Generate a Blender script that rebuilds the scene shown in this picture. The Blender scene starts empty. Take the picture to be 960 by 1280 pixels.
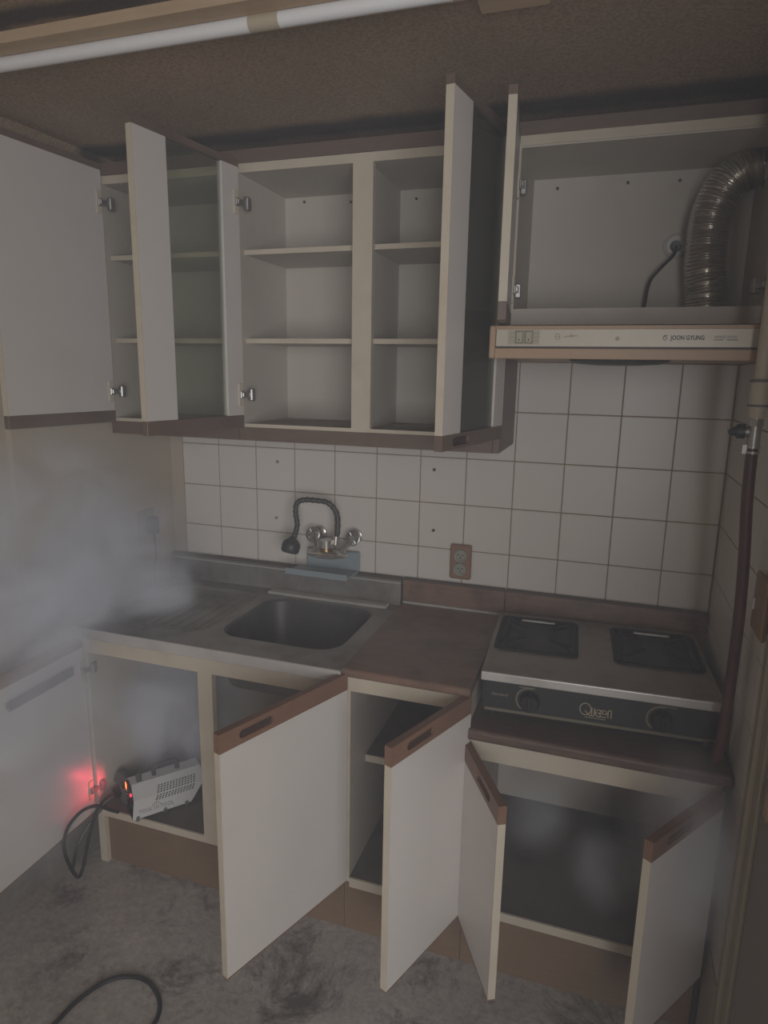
import bpy, bmesh, math, random
from mathutils import Vector, Matrix
random.seed(7)
S = bpy.context.scene
COL = S.collection
PI = math.pi

# ------------------------------------------------------------------ camera
cam_data = bpy.data.cameras.new('camera')
cam = bpy.data.objects.new('camera', cam_data)
COL.objects.link(cam)
cam_data.sensor_fit = 'HORIZONTAL'
cam_data.sensor_width = 36.0
cam_data.lens = 829.33 / 960 * 36.0
cam_data.clip_start = 0.02
yaw, pit, rol = -0.318356, -0.206281, 0.018000
fw = Vector((math.sin(yaw)*math.cos(pit), math.cos(yaw)*math.cos(pit), math.sin(pit)))
rt = fw.cross(Vector((0, 0, 1))).normalized()
up = rt.cross(fw)
r2 = math.cos(rol)*rt + math.sin(rol)*up
u2 = -math.sin(rol)*rt + math.cos(rol)*up
M = Matrix((r2, u2, -fw)).transposed().to_4x4()
M.translation = Vector((1.45822, -2.06184, 1.58015))
cam.matrix_world = M
S.camera = cam

# ------------------------------------------------------------------ world, window light, exposure
W = bpy.data.worlds.new('sky'); S.world = W
W.use_nodes = True
bg = W.node_tree.nodes['Background']
bg.inputs[0].default_value = (0.62, 0.74, 1.0, 1)
bg.inputs[1].default_value = 0.5
win = bpy.data.lights.new('window_daylight', 'AREA')
win.shape = 'RECTANGLE'; win.size = 1.9; win.size_y = 1.5
win.energy = 84; win.color = (1.0, 0.985, 0.965)
wo = bpy.data.objects.new('window_daylight', win); COL.objects.link(wo)
wo.location = (2.62, -3.62, 1.35)
wo.rotation_euler = (PI/2, 0, 0)
S.view_settings.view_transform = 'Standard'
S.view_settings.look = 'None'
S.view_settings.gamma = 1
S.view_settings.exposure = -0.48
S.cycles.use_denoising = True
S.cycles.max_bounces = 7
S.cycles.diffuse_bounces = 4
S.cycles.glossy_bounces = 3
S.cycles.volume_bounces = 3
S.cycles.volume_step_rate = 2.0
S.cycles.volume_max_steps = 96
S.cycles.use_adaptive_sampling = True
S.cycles.adaptive_threshold = 0.03

# ------------------------------------------------------------------ materials
def _nt(name):
    m = bpy.data.materials.new(name); m.use_nodes = True
    nt = m.node_tree
    return m, nt, nt.nodes['Principled BSDF']

def N(nt, t, **kw):
    n = nt.nodes.new(t)
    for k, v in kw.items(): setattr(n, k, v)
    return n

def mat(name, c, rough=.5, metal=0., var=.12, scale=6., c2=None, dirt=0., dirt_c=(.12, .10, .08), bump=0., bscale=80., stretch=(1, 1, 1), spec=.5, dscale=3., d0=.52):
    """plain surface: two tones mixed by noise, optional blotchy dirt, optional fine bump"""
    m, nt, b = _nt(name); L = nt.links.new
    tc = N(nt, 'ShaderNodeTexCoord'); mp = N(nt, 'ShaderNodeMapping'); mp.inputs['Scale'].default_value = stretch
    L(tc.outputs['Object'], mp.inputs[0])
    n1 = N(nt, 'ShaderNodeTexNoise'); n1.inputs['Scale'].default_value = scale; n1.inputs['Detail'].default_value = 6
    L(mp.outputs[0], n1.inputs['Vector'])
    mix = N(nt, 'ShaderNodeMix', data_type='RGBA')
    c2 = c2 or tuple(max(0, x*(1-var)) for x in c)
    mix.inputs[6].default_value = (*c, 1); mix.inputs[7].default_value = (*c2, 1)
    L(n1.outputs['Fac'], mix.inputs[0])
    out = mix.outputs[2]
    if dirt > 0:
        n2 = N(nt, 'ShaderNodeTexNoise'); n2.inputs['Scale'].default_value = dscale; n2.inputs['Detail'].default_value = 8; n2.inputs['Roughness'].default_value = .65
        L(tc.outputs['Object'], n2.inputs['Vector'])
        mr = N(nt, 'ShaderNodeMapRange'); mr.inputs[1].default_value = d0; mr.inputs[2].default_value = d0+.22; mr.inputs[4].default_value = dirt
        L(n2.outputs['Fac'], mr.inputs[0])
        mx = N(nt, 'ShaderNodeMix', data_type='RGBA'); mx.inputs[7].default_value = (*dirt_c, 1)
        L(mr.outputs[0], mx.inputs[0]); L(out, mx.inputs[6]); out = mx.outputs[2]
    L(out, b.inputs['Base Color'])
    b.inputs['Roughness'].default_value = rough; b.inputs['Metallic'].default_value = metal
    b.inputs['Specular IOR Level'].default_value = spec
    if bump > 0:
        n3 = N(nt, 'ShaderNodeTexNoise'); n3.inputs['Scale'].default_value = bscale; n3.inputs['Detail'].default_value = 4
        L(tc.outputs['Object'], n3.inputs['Vector'])
        bp = N(nt, 'ShaderNodeBump'); bp.inputs['Strength'].default_value = bump; bp.inputs['Distance'].default_value = .004
        L(n3.outputs['Fac'], bp.inputs['Height']); L(bp.outputs[0], b.inputs['Normal'])
    return m

def emis(name, c, s):
    m, nt, b = _nt(name)
    b.inputs['Base Color'].default_value = (*c, 1)
    b.inputs['Emission Color'].default_value = (*c, 1); b.inputs['Emission Strength'].default_value = s
    return m

laminate = mat('white_laminate', (.66, .625, .60), .38, var=.08, scale=4, dirt=.25, dirt_c=(.40, .36, .32), dscale=2.2)
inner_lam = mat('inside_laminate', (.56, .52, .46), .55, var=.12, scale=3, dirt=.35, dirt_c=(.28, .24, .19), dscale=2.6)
edging = mat('cream_edging', (.62, .555, .45), .5, var=.15, scale=14, dirt=.3, dirt_c=(.35, .26, .17), dscale=9)
wood = mat('brown_wood_strip', (.265, .145, .092), .5, c2=(.155, .085, .057), scale=9, stretch=(2, 14, 30), dirt=.3, dirt_c=(.06, .045, .04), dscale=6)
wood_grey = mat('greyed_wood_strip', (.185, .128, .10), .5, c2=(.115, .08, .064), scale=9, stretch=(2, 14, 30), dirt=.35, dirt_c=(.06, .048, .042), dscale=6)
worktop_m = mat('worn_brown_worktop', (.29, .18, .13), .40, c2=(.15, .088, .062), scale=5, stretch=(2.5, 22, 22), dirt=.75, dirt_c=(.075, .052, .043), dscale=8, d0=.46)
kick_m = mat('toe_kick_wood', (.235, .155, .095), .6, c2=(.17, .105, .062), scale=6, stretch=(1.5, 10, 16), dirt=.35, dirt_c=(.10, .07, .05))
tile_m = mat('glazed_tile', (.70, .665, .62), .34, var=.06, scale=3, dirt=.18, dirt_c=(.50, .43, .35), dscale=4)
grout_m = mat('grout', (.38, .28, .20), .9, var=.3, scale=20)
plaster = mat('plaster', (.50, .435, .355), .9, var=.15, scale=5, bump=.15, bscale=60)
soap_plastic = mat('bluegrey_plastic', (.30, .36, .39), .4, var=.15, scale=8)
black_rubber = mat('black_rubber', (.007, .0075, .009), .6, var=.2)
dark_plastic = mat('dark_plastic', (.045, .047, .05), .45, var=.2)
chrome = mat('chrome', (.72, .70, .66), .25, .8, var=.25, scale=20, dirt=.4, dirt_c=(.22, .19, .15), dscale=30)
brass = mat('brass', (.50, .36, .17), .3, 1., var=.3, scale=20)
dull_chrome = mat('dull_chrome', (.46, .455, .44), .38, .75, var=.4, scale=25)
steel = mat('dirty_steel', (.40, .385, .365), .42, .6, var=.25, scale=6, dirt=.6, dirt_c=(.13, .108, .09), dscale=6, d0=.45)
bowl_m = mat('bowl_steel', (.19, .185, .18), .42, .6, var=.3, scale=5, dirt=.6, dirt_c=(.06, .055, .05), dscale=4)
apron_m = mat('steel_edge', (.66, .65, .63), .35, .35, var=.2, scale=8, dirt=.35, dirt_c=(.35, .3, .24), dscale=8)
stove_black = mat('stove_front_black', (.016, .018, .020), .5, var=.3, scale=5, dirt=.35, dirt_c=(.045, .041, .036), dscale=6)
stove_steel = mat('stove_top_steel', (.34, .30, .26), .42, .55, var=.25, scale=6, dirt=.6, dirt_c=(.15, .125, .10), dscale=6)
burner_m = mat('burner_soot', (.012, .012, .013), .85, .0, spec=.15, var=.5, scale=20, bump=.4, bscale=60)
iron = mat('cast_iron', (.016, .016, .017), .7, .0, spec=.25, var=.3)
gold_print = mat('gold_print', (.50, .43, .29), .45, var=.15)
tan_plastic = mat('tan_hood_plastic', (.46, .315, .205), .45, var=.1, scale=5, dirt=.3, dirt_c=(.26, .17, .11), dscale=5)
hood_panel_m = mat('hood_panel', (.56, .525, .45), .4, .1, var=.08, scale=4, dirt=.2, dirt_c=(.4, .34, .27))
print_dark = mat('dark_print', (.05, .04, .035), .5, var=.1)
print_fog = mat('grey_print', (.16, .16, .165), .5, var=.1)
print_mid = mat('faded_print', (.27, .24, .20), .5, var=.1)
sticker_m = mat('faded_sticker', (.46, .43, .34), .5, var=.15, scale=20)
hood_dark = mat('hood_filter', (.055, .065, .06), .5, .4, var=.4, scale=40)
alu = mat('duct_foil', (.72, .70, .64), .25, 1., var=.3, scale=14)
white_plastic = mat('white_plastic', (.60, .60, .58), .4, var=.06)
offwhite_pipe = mat('offwhite_pipe', (.50, .45, .36), .5, var=.15, scale=12, dirt=.4, dirt_c=(.3, .25, .18), dscale=14)
tube_white = mat('white_tube', (.70, .71, .73), .35, var=.06, scale=4)
tape_m = mat('beige_tape', (.42, .37, .28), .6, var=.15)
batten_m = mat('bare_batten', (.50, .37, .25), .7, c2=(.38, .27, .17), scale=4, stretch=(2, 14, 20), dirt=.3, dirt_c=(.22, .14, .08))
outlet_brown = mat('outlet_brown', (.29, .165, .105), .45, var=.12, scale=10)
outlet_face = mat('outlet_face', (.33, .34, .29), .45, var=.15, scale=20)
hose_red = mat('dark_red_hose', (.085, .022, .022), .45, var=.3, scale=12)
fog_white = mat('fog_white', (.63, .63, .63), .35, var=.05, scale=6)
plug_m = mat('plug_grey', (.10, .105, .11), .5, var=.2)
led_red = emis('led_red', (1.0, .10, .02), 7)
led_dim = emis('led_small', (1.0, .05, .10), 2.0)
pvc_grey = mat('grey_cord', (.13, .13, .135), .5)
dusty_dark = mat('dusty_board', (.16, .135, .11), .9, c2=(.075, .062, .052), scale=7, dirt=.6, dirt_c=(.035, .03, .027), dscale=6)  # dark board with noise-driven dust blotches
jamb_m = mat('painted_jamb', (.36, .32, .24), .5, var=.15, scale=6, stretch=(6, 6, 1), dirt=.4, dirt_c=(.22, .18, .12), dscale=3)
door_m = mat('side_door_paint', (.26, .235, .205), .6, var=.15, scale=3, dirt=.3, dirt_c=(.15, .13, .11))

def ceiling_mat():
    m, nt, b = _nt('brown_ceiling_paper'); L = nt.links.new
    tc = N(nt, 'ShaderNodeTexCoord')
    n1 = N(nt, 'ShaderNodeTexNoise'); n1.inputs['Scale'].default_value = 2.2; n1.inputs['Detail'].default_value = 6
    n2 = N(nt, 'ShaderNodeTexNoise'); n2.inputs['Scale'].default_value = 150; n2.inputs['Detail'].default_value = 3
    for n in (n1, n2): L(tc.outputs['Object'], n.inputs['Vector'])
    r1 = N(nt, 'ShaderNodeValToRGB'); e = r1.color_ramp.elements
    e[0].position = .3; e[0].color = (.31, .215, .145, 1); e[1].position = .7; e[1].color = (.41, .295, .205, 1)
    L(n1.outputs['Fac'], r1.inputs[0])
    r2_ = N(nt, 'ShaderNodeValToRGB'); e = r2_.color_ramp.elements
    e[0].position = .35; e[0].color = (.62, .62, .62, 1); e[1].position = .6; e[1].color = (1, 1, 1, 1)
    L(n2.outputs['Fac'], r2_.inputs[0])
    mx = N(nt, 'ShaderNodeMix', data_type='RGBA', blend_type='MULTIPLY'); mx.inputs[0].default_value = 1
    L(r1.outputs[0], mx.inputs[6]); L(r2_.outputs[0], mx.inputs[7]); L(mx.outputs[2], b.inputs['Base Color'])
    # painted dark bands: gap shade along the wall cabinets, soot behind the batten
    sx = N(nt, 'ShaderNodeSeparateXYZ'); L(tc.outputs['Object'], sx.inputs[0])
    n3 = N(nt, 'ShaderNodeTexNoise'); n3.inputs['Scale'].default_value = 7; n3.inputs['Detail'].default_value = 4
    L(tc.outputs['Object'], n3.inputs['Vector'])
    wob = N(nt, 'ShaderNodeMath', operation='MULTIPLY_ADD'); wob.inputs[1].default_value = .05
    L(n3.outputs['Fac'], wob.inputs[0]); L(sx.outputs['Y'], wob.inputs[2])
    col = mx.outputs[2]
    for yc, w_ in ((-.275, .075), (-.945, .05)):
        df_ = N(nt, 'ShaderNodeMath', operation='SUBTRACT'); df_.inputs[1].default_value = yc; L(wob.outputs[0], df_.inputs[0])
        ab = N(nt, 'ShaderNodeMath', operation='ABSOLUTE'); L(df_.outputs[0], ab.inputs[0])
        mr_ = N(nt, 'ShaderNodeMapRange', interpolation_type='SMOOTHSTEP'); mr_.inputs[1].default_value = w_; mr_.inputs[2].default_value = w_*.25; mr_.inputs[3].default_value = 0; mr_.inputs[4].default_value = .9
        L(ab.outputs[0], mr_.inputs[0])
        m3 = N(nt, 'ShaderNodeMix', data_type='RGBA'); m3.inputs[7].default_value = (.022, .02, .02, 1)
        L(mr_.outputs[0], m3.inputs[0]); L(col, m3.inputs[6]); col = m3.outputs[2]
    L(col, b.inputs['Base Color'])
    bp = N(nt, 'ShaderNodeBump'); bp.inputs['Strength'].default_value = .5; bp.inputs['Distance'].default_value = .003
    L(n2.outputs['Fac'], bp.inputs['Height']); L(bp.outputs[0], b.inputs['Normal'])
    b.inputs['Roughness'].default_value = .95
    return m

def floor_mat():
    m, nt, b = _nt('stained_concrete'); L = nt.links.new
    tc = N(nt, 'ShaderNodeTexCoord')
    def noise(s, d, r=.6, dist=0.):
        n = N(nt, 'ShaderNodeTexNoise'); n.inputs['Scale'].default_value = s; n.inputs['Detail'].default_value = d
        n.inputs['Roughness'].default_value = r; n.inputs['Distortion'].default_value = dist
        L(tc.outputs['Object'], n.inputs['Vector']); return n
    n1, n2, n3, n4 = noise(3.4, 10, .7), noise(4.8, 12, .78, .5), noise(48, 6, .75), noise(1.5, 4)
    r1 = N(nt, 'ShaderNodeValToRGB'); e = r1.color_ramp.elements
    e[0].position = .32; e[0].color = (.31, .285, .265, 1); e[1].position = .68; e[1].color = (.48, .45, .42, 1)
    L(n1.outputs['Fac'], r1.inputs[0])
    mr = N(nt, 'ShaderNodeMapRange'); mr.inputs[1].default_value = .51; mr.inputs[2].default_value = .62; mr.inputs[4].default_value = .9
    L(n2.outputs['Fac'], mr.inputs[0])
    mr4 = N(nt, 'ShaderNodeMapRange'); mr4.inputs[1].default_value = .34; mr4.inputs[2].default_value = .52
    L(n4.outputs['Fac'], mr4.inputs[0])
    ml = N(nt, 'ShaderNodeMath', operation='MULTIPLY'); L(mr.outputs[0], ml.inputs[0]); L(mr4.outputs[0], ml.inputs[1])
    mx = N(nt, 'ShaderNodeMix', data_type='RGBA'); mx.inputs[7].default_value = (.075, .068, .064, 1)
    L(ml.outputs[0], mx.inputs[0]); L(r1.outputs[0], mx.inputs[6])
    mr3 = N(nt, 'ShaderNodeMapRange'); mr3.inputs[1].default_value = .36; mr3.inputs[2].default_value = .62; mr3.inputs[3].default_value = .78; mr3.inputs[4].default_value = 1.08
    L(n3.outputs['Fac'], mr3.inputs[0])
    mm = N(nt, 'ShaderNodeMix', data_type='RGBA', blend_type='MULTIPLY'); mm.inputs[0].default_value = 1
    L(mx.outputs[2], mm.inputs[6]); L(mr3.outputs[0], mm.inputs[7]); L(mm.outputs[2], b.inputs['Base Color'])
    bp = N(nt, 'ShaderNodeBump'); bp.inputs['Strength'].default_value = .35; bp.inputs['Distance'].default_value = .01
    L(n3.outputs['Fac'], bp.inputs['Height']); L(bp.outputs[0], b.inputs['Normal'])
    b.inputs['Roughness'].default_value = .92
    return m

def glass_mat():
    m, nt, b = _nt('dusty_door_glass'); L = nt.links.new
    out = nt.nodes['Material Output']
    tr = N(nt, 'ShaderNodeBsdfTransparent'); tr.inputs[0].default_value = (.90, .93, .89, 1)
    gl = N(nt, 'ShaderNodeBsdfGlossy'); gl.inputs['Roughness'].default_value = .08; gl.inputs[0].default_value = (.85, .9, .87, 1)
    fr = N(nt, 'ShaderNodeFresnel'); fr.inputs[0].default_value = 1.22
    m1 = N(nt, 'ShaderNodeMixShader'); L(fr.outputs[0], m1.inputs[0]); L(tr.outputs[0], m1.inputs[1]); L(gl.outputs[0], m1.inputs[2])
    df = N(nt, 'ShaderNodeBsdfDiffuse'); df.inputs[0].default_value = (.30, .29, .25, 1)
    tc = N(nt, 'ShaderNodeTexCoord'); n = N(nt, 'ShaderNodeTexNoise'); n.inputs['Scale'].default_value = 5
    L(tc.outputs['Object'], n.inputs['Vector'])
    mr = N(nt, 'ShaderNodeMapRange'); mr.inputs[3].default_value = .03; mr.inputs[4].default_value = .20
    L(n.outputs['Fac'], mr.inputs[0])
    m2 = N(nt, 'ShaderNodeMixShader'); L(mr.outputs[0], m2.inputs[0]); L(m1.outputs[0], m2.inputs[1]); L(df.outputs[0], m2.inputs[2])
    L(m2.outputs[0], out.inputs['Surface'])
    nt.nodes.remove(b)
    return m

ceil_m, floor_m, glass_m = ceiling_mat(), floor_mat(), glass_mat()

# ------------------------------------------------------------------ mesh helpers
class MB:
    """collects shapes in one bmesh; coordinates are in the space of the object that will own it (origin o is subtracted)"""
    def __init__(s, o=(0, 0, 0)):
        s.bm = bmesh.new(); s.o = Vector(o)
    def _merge(s, t, mtx=None):
        if mtx is not None: bmesh.ops.transform(t, matrix=mtx, verts=t.verts)
        me = bpy.data.meshes.new('tmp'); t.to_mesh(me); t.free()
        s.bm.from_mesh(me); bpy.data.meshes.remove(me)
    def box(s, x0, x1, y0, y1, z0, z1, bev=0., seg=1, mtx=None):
        t = bmesh.new(); bmesh.ops.create_cube(t, size=1)
        for v in t.verts:
            v.co = Vector(((x0+x1)/2 + v.co.x*(x1-x0), (y0+y1)/2 + v.co.y*(y1-y0), (z0+z1)/2 + v.co.z*(z1-z0)))
        if bev: bmesh.ops.bevel(t, geom=t.edges[:], offset=bev, segments=seg, affect='EDGES', profile=.5)
        s._merge(t, mtx); return s
    def cyl(s, p, q, r, r2=None, n=20, caps=True):
        p, q = Vector(p), Vector(q); d = q - p
        t = bmesh.new()
        bmesh.ops.create_cone(t, cap_ends=caps, segments=n, radius1=r, radius2=r if r2 is None else r2, depth=d.length)
        mtx = Matrix.Translation((p+q)/2) @ d.to_track_quat('Z', 'Y').to_matrix().to_4x4()
        s._merge(t, mtx); return s
    def sphere(s, c, r, sc=(1, 1, 1), n=16):
        t = bmesh.new(); bmesh.ops.create_uvsphere(t, u_segments=n, v_segments=n//2+2, radius=r)
        s._merge(t, Matrix.Translation(c) @ Matrix.Diagonal((*sc, 1))); return s
    def tube(s, pts, r, n=10, smooth=6, radii=None, closed_caps=True):
        P = [Vector(p) for p in pts]
        if smooth and len(P) > 2:
            Q = []
            for i in range(len(P)-1):
                a, b, c, d = P[max(i-1, 0)], P[i], P[i+1], P[min(i+2, len(P)-1)]
                for k in range(smooth):
                    u = k/smooth
                    Q.append(.5*((2*b)+(-a+c)*u+(2*a-5*b+4*c-d)*u*u+(-a+3*b-3*c+d)*u**3))
            Q.append(P[-1]); P = Q
        rings = []; nrm = None
        for i, p in enumerate(P):
            t = (P[min(i+1, len(P)-1)] - P[max(i-1, 0)]).normalized()
            if nrm is None:
                nrm = t.orthogonal().normalized()
            else:
                nrm = (nrm - t*nrm.dot(t)).normalized()
            bn = t.cross(nrm)
            rr = radii(i/(len(P)-1)) if radii else r
            rings.append([s.bm.verts.new(p + rr*(math.cos(2*PI*k/n)*nrm + math.sin(2*PI*k/n)*bn)) for k in range(n)])
        for a, b in zip(rings, rings[1:]):
            for k in range(n): s.bm.faces.new((a[k], a[(k+1) % n], b[(k+1) % n], b[k]))
        if closed_caps:
            s.bm.faces.new(rings[0][::-1]); s.bm.faces.new(rings[-1])
        return s
    def lathe(s, prof, c=(0, 0, 0), axis=(0, 0, 1), n=28, cap0=False, cap1=False):
        q = Vector(axis).to_track_quat('Z', 'Y').to_matrix().to_4x4()
        mtx = Matrix.Translation(c) @ q
        rings = [[s.bm.verts.new(mtx @ Vector((r*math.cos(2*PI*k/n), r*math.sin(2*PI*k/n), h))) for k in range(n)] for r, h in prof]
        for a, b in zip(rings, rings[1:]):
            for k in range(n): s.bm.faces.new((a[k], a[(k+1) % n], b[(k+1) % n], b[k]))
        if cap0: s.bm.faces.new(rings[0][::-1])
        if cap1: s.bm.faces.new(rings[-1])
        return s
    def loft(s, loops, cap0=False, cap1=False):
        R = [[s.bm.verts.new(Vector(p)) for p in l] for l in loops]
        n = len(R[0])
        for a, b in zip(R, R[1:]):
            for k in range(n): s.bm.faces.new((a[k], a[(k+1) % n], b[(k+1) % n], b[k]))
        if cap0: s.bm.faces.new(R[0][::-1])
        if cap1: s.bm.faces.new(R[-1])
        return s
    def prism(s, poly, f, a, b):
        """poly of 2-D points lifted by f(p, q, t) for t = a, b"""
        return s.loft([[f(p, q, a) for p, q in poly], [f(p, q, b) for p, q in poly]], True, True)
    def plate_hole(s, outer, holes, z0, z1):
        """flat slab with holes: outer and holes are lists of (x, y)"""
        for z in (z1, z0):
            edges = []
            for lp in [outer]+holes:
                vs = [s.bm.verts.new((x, y, z)) for x, y in lp]
                for i in range(len(vs)): edges.append(s.bm.edges.new((vs[i], vs[(i+1) % len(vs)])))
            bmesh.ops.triangle_fill(s.bm, use_beauty=True, edges=edges)
        for lp in [outer]+holes:
            a = [s.bm.verts.new((x, y, z1)) for x, y in lp]; b = [s.bm.verts.new((x, y, z0)) for x, y in lp]
            for i in range(len(a)):
                j = (i+1) % len(a); s.bm.faces.new((a[i], a[j], b[j], b[i]))
        bmesh.ops.remove_doubles(s.bm, verts=s.bm.verts[:], dist=1e-5)
        return s
    def build(s, name, m, parent=None, smooth=False, kind=None, recalc=True):
        if s.o.length: bmesh.ops.translate(s.bm, verts=s.bm.verts[:], vec=-s.o)
        if recalc: bmesh.ops.recalc_face_normals(s.bm, faces=s.bm.faces[:])
        me = bpy.data.meshes.new(name); s.bm.to_mesh(me); s.bm.free()
        if smooth:
            try: me.set_sharp_from_angle(angle=math.radians(38))
            except Exception: pass
            for p in me.polygons: p.use_smooth = True
        me.materials.append(m)
        o = bpy.data.objects.new(name, me); COL.objects.link(o)
        if parent is not None: o.parent = parent
        else: o.location = s.o
        if kind: o['kind'] = kind
        return o

def rrect(x0, x1, y0, y1, r, n=5):
    out = []
    for cx, cy, a0 in ((x1-r, y1-r, 0), (x0+r, y1-r, 90), (x0+r, y0+r, 180), (x1-r, y0+r, 270)):
        for k in range(n+1):
            a = math.radians(a0 + 90*k/n); out.append((cx+r*math.cos(a), cy+r*math.sin(a)))
    return out

def tag(o, label, cat, group=None):
    o['label'] = label; o['category'] = cat
    if group: o['group'] = group
    return o

def thing(name, label, cat, loc=(0, 0, 0), rz=0., group=None):
    o = bpy.data.objects.new(name, None); COL.objects.link(o)
    o.empty_display_size = .05; o.location = loc; o.rotation_euler = (0, 0, rz)
    return tag(o, label, cat, group)

def struct(o): o['kind'] = 'structure'; return o

def text(s, size, m, parent, mtx, name='lettering', sx=1., shear=0., ext=.0004, bold=0.):
    cu = bpy.data.curves.new('tmp_text', 'FONT'); cu.body = s; cu.size = size; cu.extrude = ext; cu.offset = bold; cu.shear = shear
    cu.align_x = 'CENTER'; cu.align_y = 'CENTER'; cu.resolution_u = 3
    t = bpy.data.objects.new('tmp_text', cu); COL.objects.link(t)
    dg = bpy.context.evaluated_depsgraph_get()
    me = bpy.data.meshes.new_from_object(t.evaluated_get(dg))
    bpy.data.objects.remove(t); bpy.data.curves.remove(cu)
    me.name = name
    me.transform(mtx @ Matrix.Diagonal((sx, 1, 1, 1)))
    me.materials.clear(); me.materials.append(m)
    o = bpy.data.objects.new(name, me); COL.objects.link(o); o.parent = parent
    return o

def strokes(mb, lines, w, f, t=.0006):
    """flat ribbons: lines of 2-D points, width w, lifted to 3-D by f(x, z, depth)"""
    for ln in lines:
        P = [Vector(p) for p in ln]; L, R = [], []
        for i, p in enumerate(P):
            d = (P[min(i+1, len(P)-1)] - P[max(i-1, 0)]).normalized(); nn = Vector((-d.y, d.x))*w/2
            L.append(p+nn); R.append(p-nn)
        for i in range(len(P)-1):
            q = [L[i], L[i+1], R[i+1], R[i]]
            mb.loft([[f(v.x, v.y, 0) for v in q], [f(v.x, v.y, t) for v in q]], True, True)

def arc(cx, cz, rx, rz, a0, a1, n=14):
    return [(cx+rx*math.cos(math.radians(a0+(a1-a0)*k/n)), cz+rz*math.sin(math.radians(a0+(a1-a0)*k/n))) for k in range(n+1)]

FRONT = Matrix.Rotation(PI/2, 4, 'X')            # text lying in the x-z plane, facing -y

foot_m = mat('darkened_grimy_foot', (.26, .24, .222), .9, var=.4, scale=9, dirt=.7, dirt_c=(.09, .083, .078), dscale=6, d0=.46)  # floor concrete darkened in colour to offset light on the upright face, plus grime
# ------------------------------------------------------------------ the room
XR = 1.79                                        # inner face of the right wall
CEIL = 2.205
floor = struct(MB().box(-1.9, 4.2, -3.8, .15, -.06, 0).build('floor', floor_m))
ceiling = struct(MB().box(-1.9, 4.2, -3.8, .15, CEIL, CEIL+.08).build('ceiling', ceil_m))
wall_back = struct(MB().box(-.30, XR+.15, .004, .12, 0, CEIL).build('wall_back', grout_m))
MB().box(-.3, 0., .0, .004, 0, CEIL).build('plaster_strip', plaster, wall_back)
MB().box(0., XR, .0, .004, 1.621, CEIL).build('plaster_face', plaster, wall_back)
T, G = .15, .0016
def tile_mesh(w, h):
    mb = MB(); mb.box(0, w, -.0025, .003, 0, h, bev=.0009); o = mb.build('tile', tile_m)
    me = o.data; bpy.data.objects.remove(o); return me
tiles = {}
def tile(w, h, loc, rz, parent):
    k = (round(w, 4), round(h, 4))
    if k not in tiles: tiles[k] = tile_mesh(*k)
    o = bpy.data.objects.new('tile', tiles[k]); COL.objects.link(o)
    o.location = loc; o.rotation_euler = (random.uniform(-.003, .003), 0, rz + random.uniform(-.003, .003)); o.parent = parent
for r in range(5):
    z0 = .87 + .15*r
    for c in range(12):
        x0 = c*T; x1 = min(x0+T, XR-.001)
        tile(x1-x0-2*G, T-2*G, (x0+G, .004, z0+G), 0, wall_back)
wall_right = struct(MB().box(XR+.004, XR+.15, -.69, .12, 0, CEIL).build('wall_right', grout_m))
MB().box(XR, XR+.004, -.69, 0, 1.621, CEIL).build('plaster_face', plaster, wall_right)
MB().box(XR, XR+.004, -.69, 0, 0, .268).build('plaster_face', plaster, wall_right)
ys = [0, -.04, -.19, -.34, -.49, -.64, -.69]
for r in range(9):
    for a, b in zip(ys, ys[1:]):
        tile(a-b-2*G, T-2*G, (XR+.004, a-G, .27+.15*r+G), -PI/2, wall_right)
# left wall, not quite square to the back, ending at an outside corner
wl = MB(); wl.prism([(-.05, .02), (-.080, -.66), (-.20, -.66), (-.20, .02)], lambda x, y, t: (x, y, t), .17, CEIL)
wall_left = struct(wl.build('wall_left', plaster))
wl = MB(); wl.prism([(-.0488, .003), (-.0785, -.663), (-.20, -.663), (-.20, .003)], lambda x, y, t: (x, y, t), 0, .17); struct(wl.build('baseboard_left', foot_m))
struct(MB().box(-.30, -.098, -3.7, -.66, .17, CEIL).build('wall_left', plaster))
struct(MB().box(-.30, -.10, -3.7, -.663, 0, .17).build('baseboard_left', foot_m))
struct(MB().box(4.0, 4.1, -3.7, -1.64, 0, CEIL).build('wall_far_right', plaster))
struct(MB().box(XR+.15, 4.1, -1.64, -1.54, 0, CEIL).build('wall_beside', plaster))
# wall behind the photographer with the window opening that lets the daylight in
wb = MB()
wb.box(-.3, 1.65, -3.75, -3.65, 0, CEIL).box(3.59, 4.1, -3.75, -3.65, 0, CEIL).box(1.65, 3.59, -3.75, -3.65, 0, .6).box(1.65, 3.59, -3.75, -3.65, 2.1, CEIL)
struct(wb.build('wall_front', plaster))
# right: door jamb and side door
jx = MB()
jx.box(XR-.006, XR+.10, -.725, -.69, 0, CEIL, bev=.003)
jx.box(XR-.012, XR+.10, -.745, -.725, 0, CEIL, bev=.003)
jx.box(XR-.004, XR+.10, -.785, -.745, 0, CEIL, bev=.002)
trim_1 = struct(jx.build('trim_1', jamb_m))
d1 = struct(MB().box(XR+.002, XR+.04, -1.60, -.789, .01, 2.1, bev=.003).build('door_1', door_m))  # leaf's unseen rear length drawn out to shade the right side
MB().box(XR-.001, XR+.006, -.84, -.815, .80, .85, bev=.001).build('strike_plate', tan_plastic, d1)
struct(MB().box(XR+.045, XR+.15, -1.61, -.69, 0, CEIL).build('wall_right', plaster))  # unseen wall run, lengthened to keep daylight off the stove side

struct(MB().prism([(-.0515, -.01), (-.0815, -.66), (-.072, -.66), (-.0425, -.01)], lambda x, y, t: (x, y, t), 2.15, CEIL).build('trim_2', ceil_m))
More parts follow.
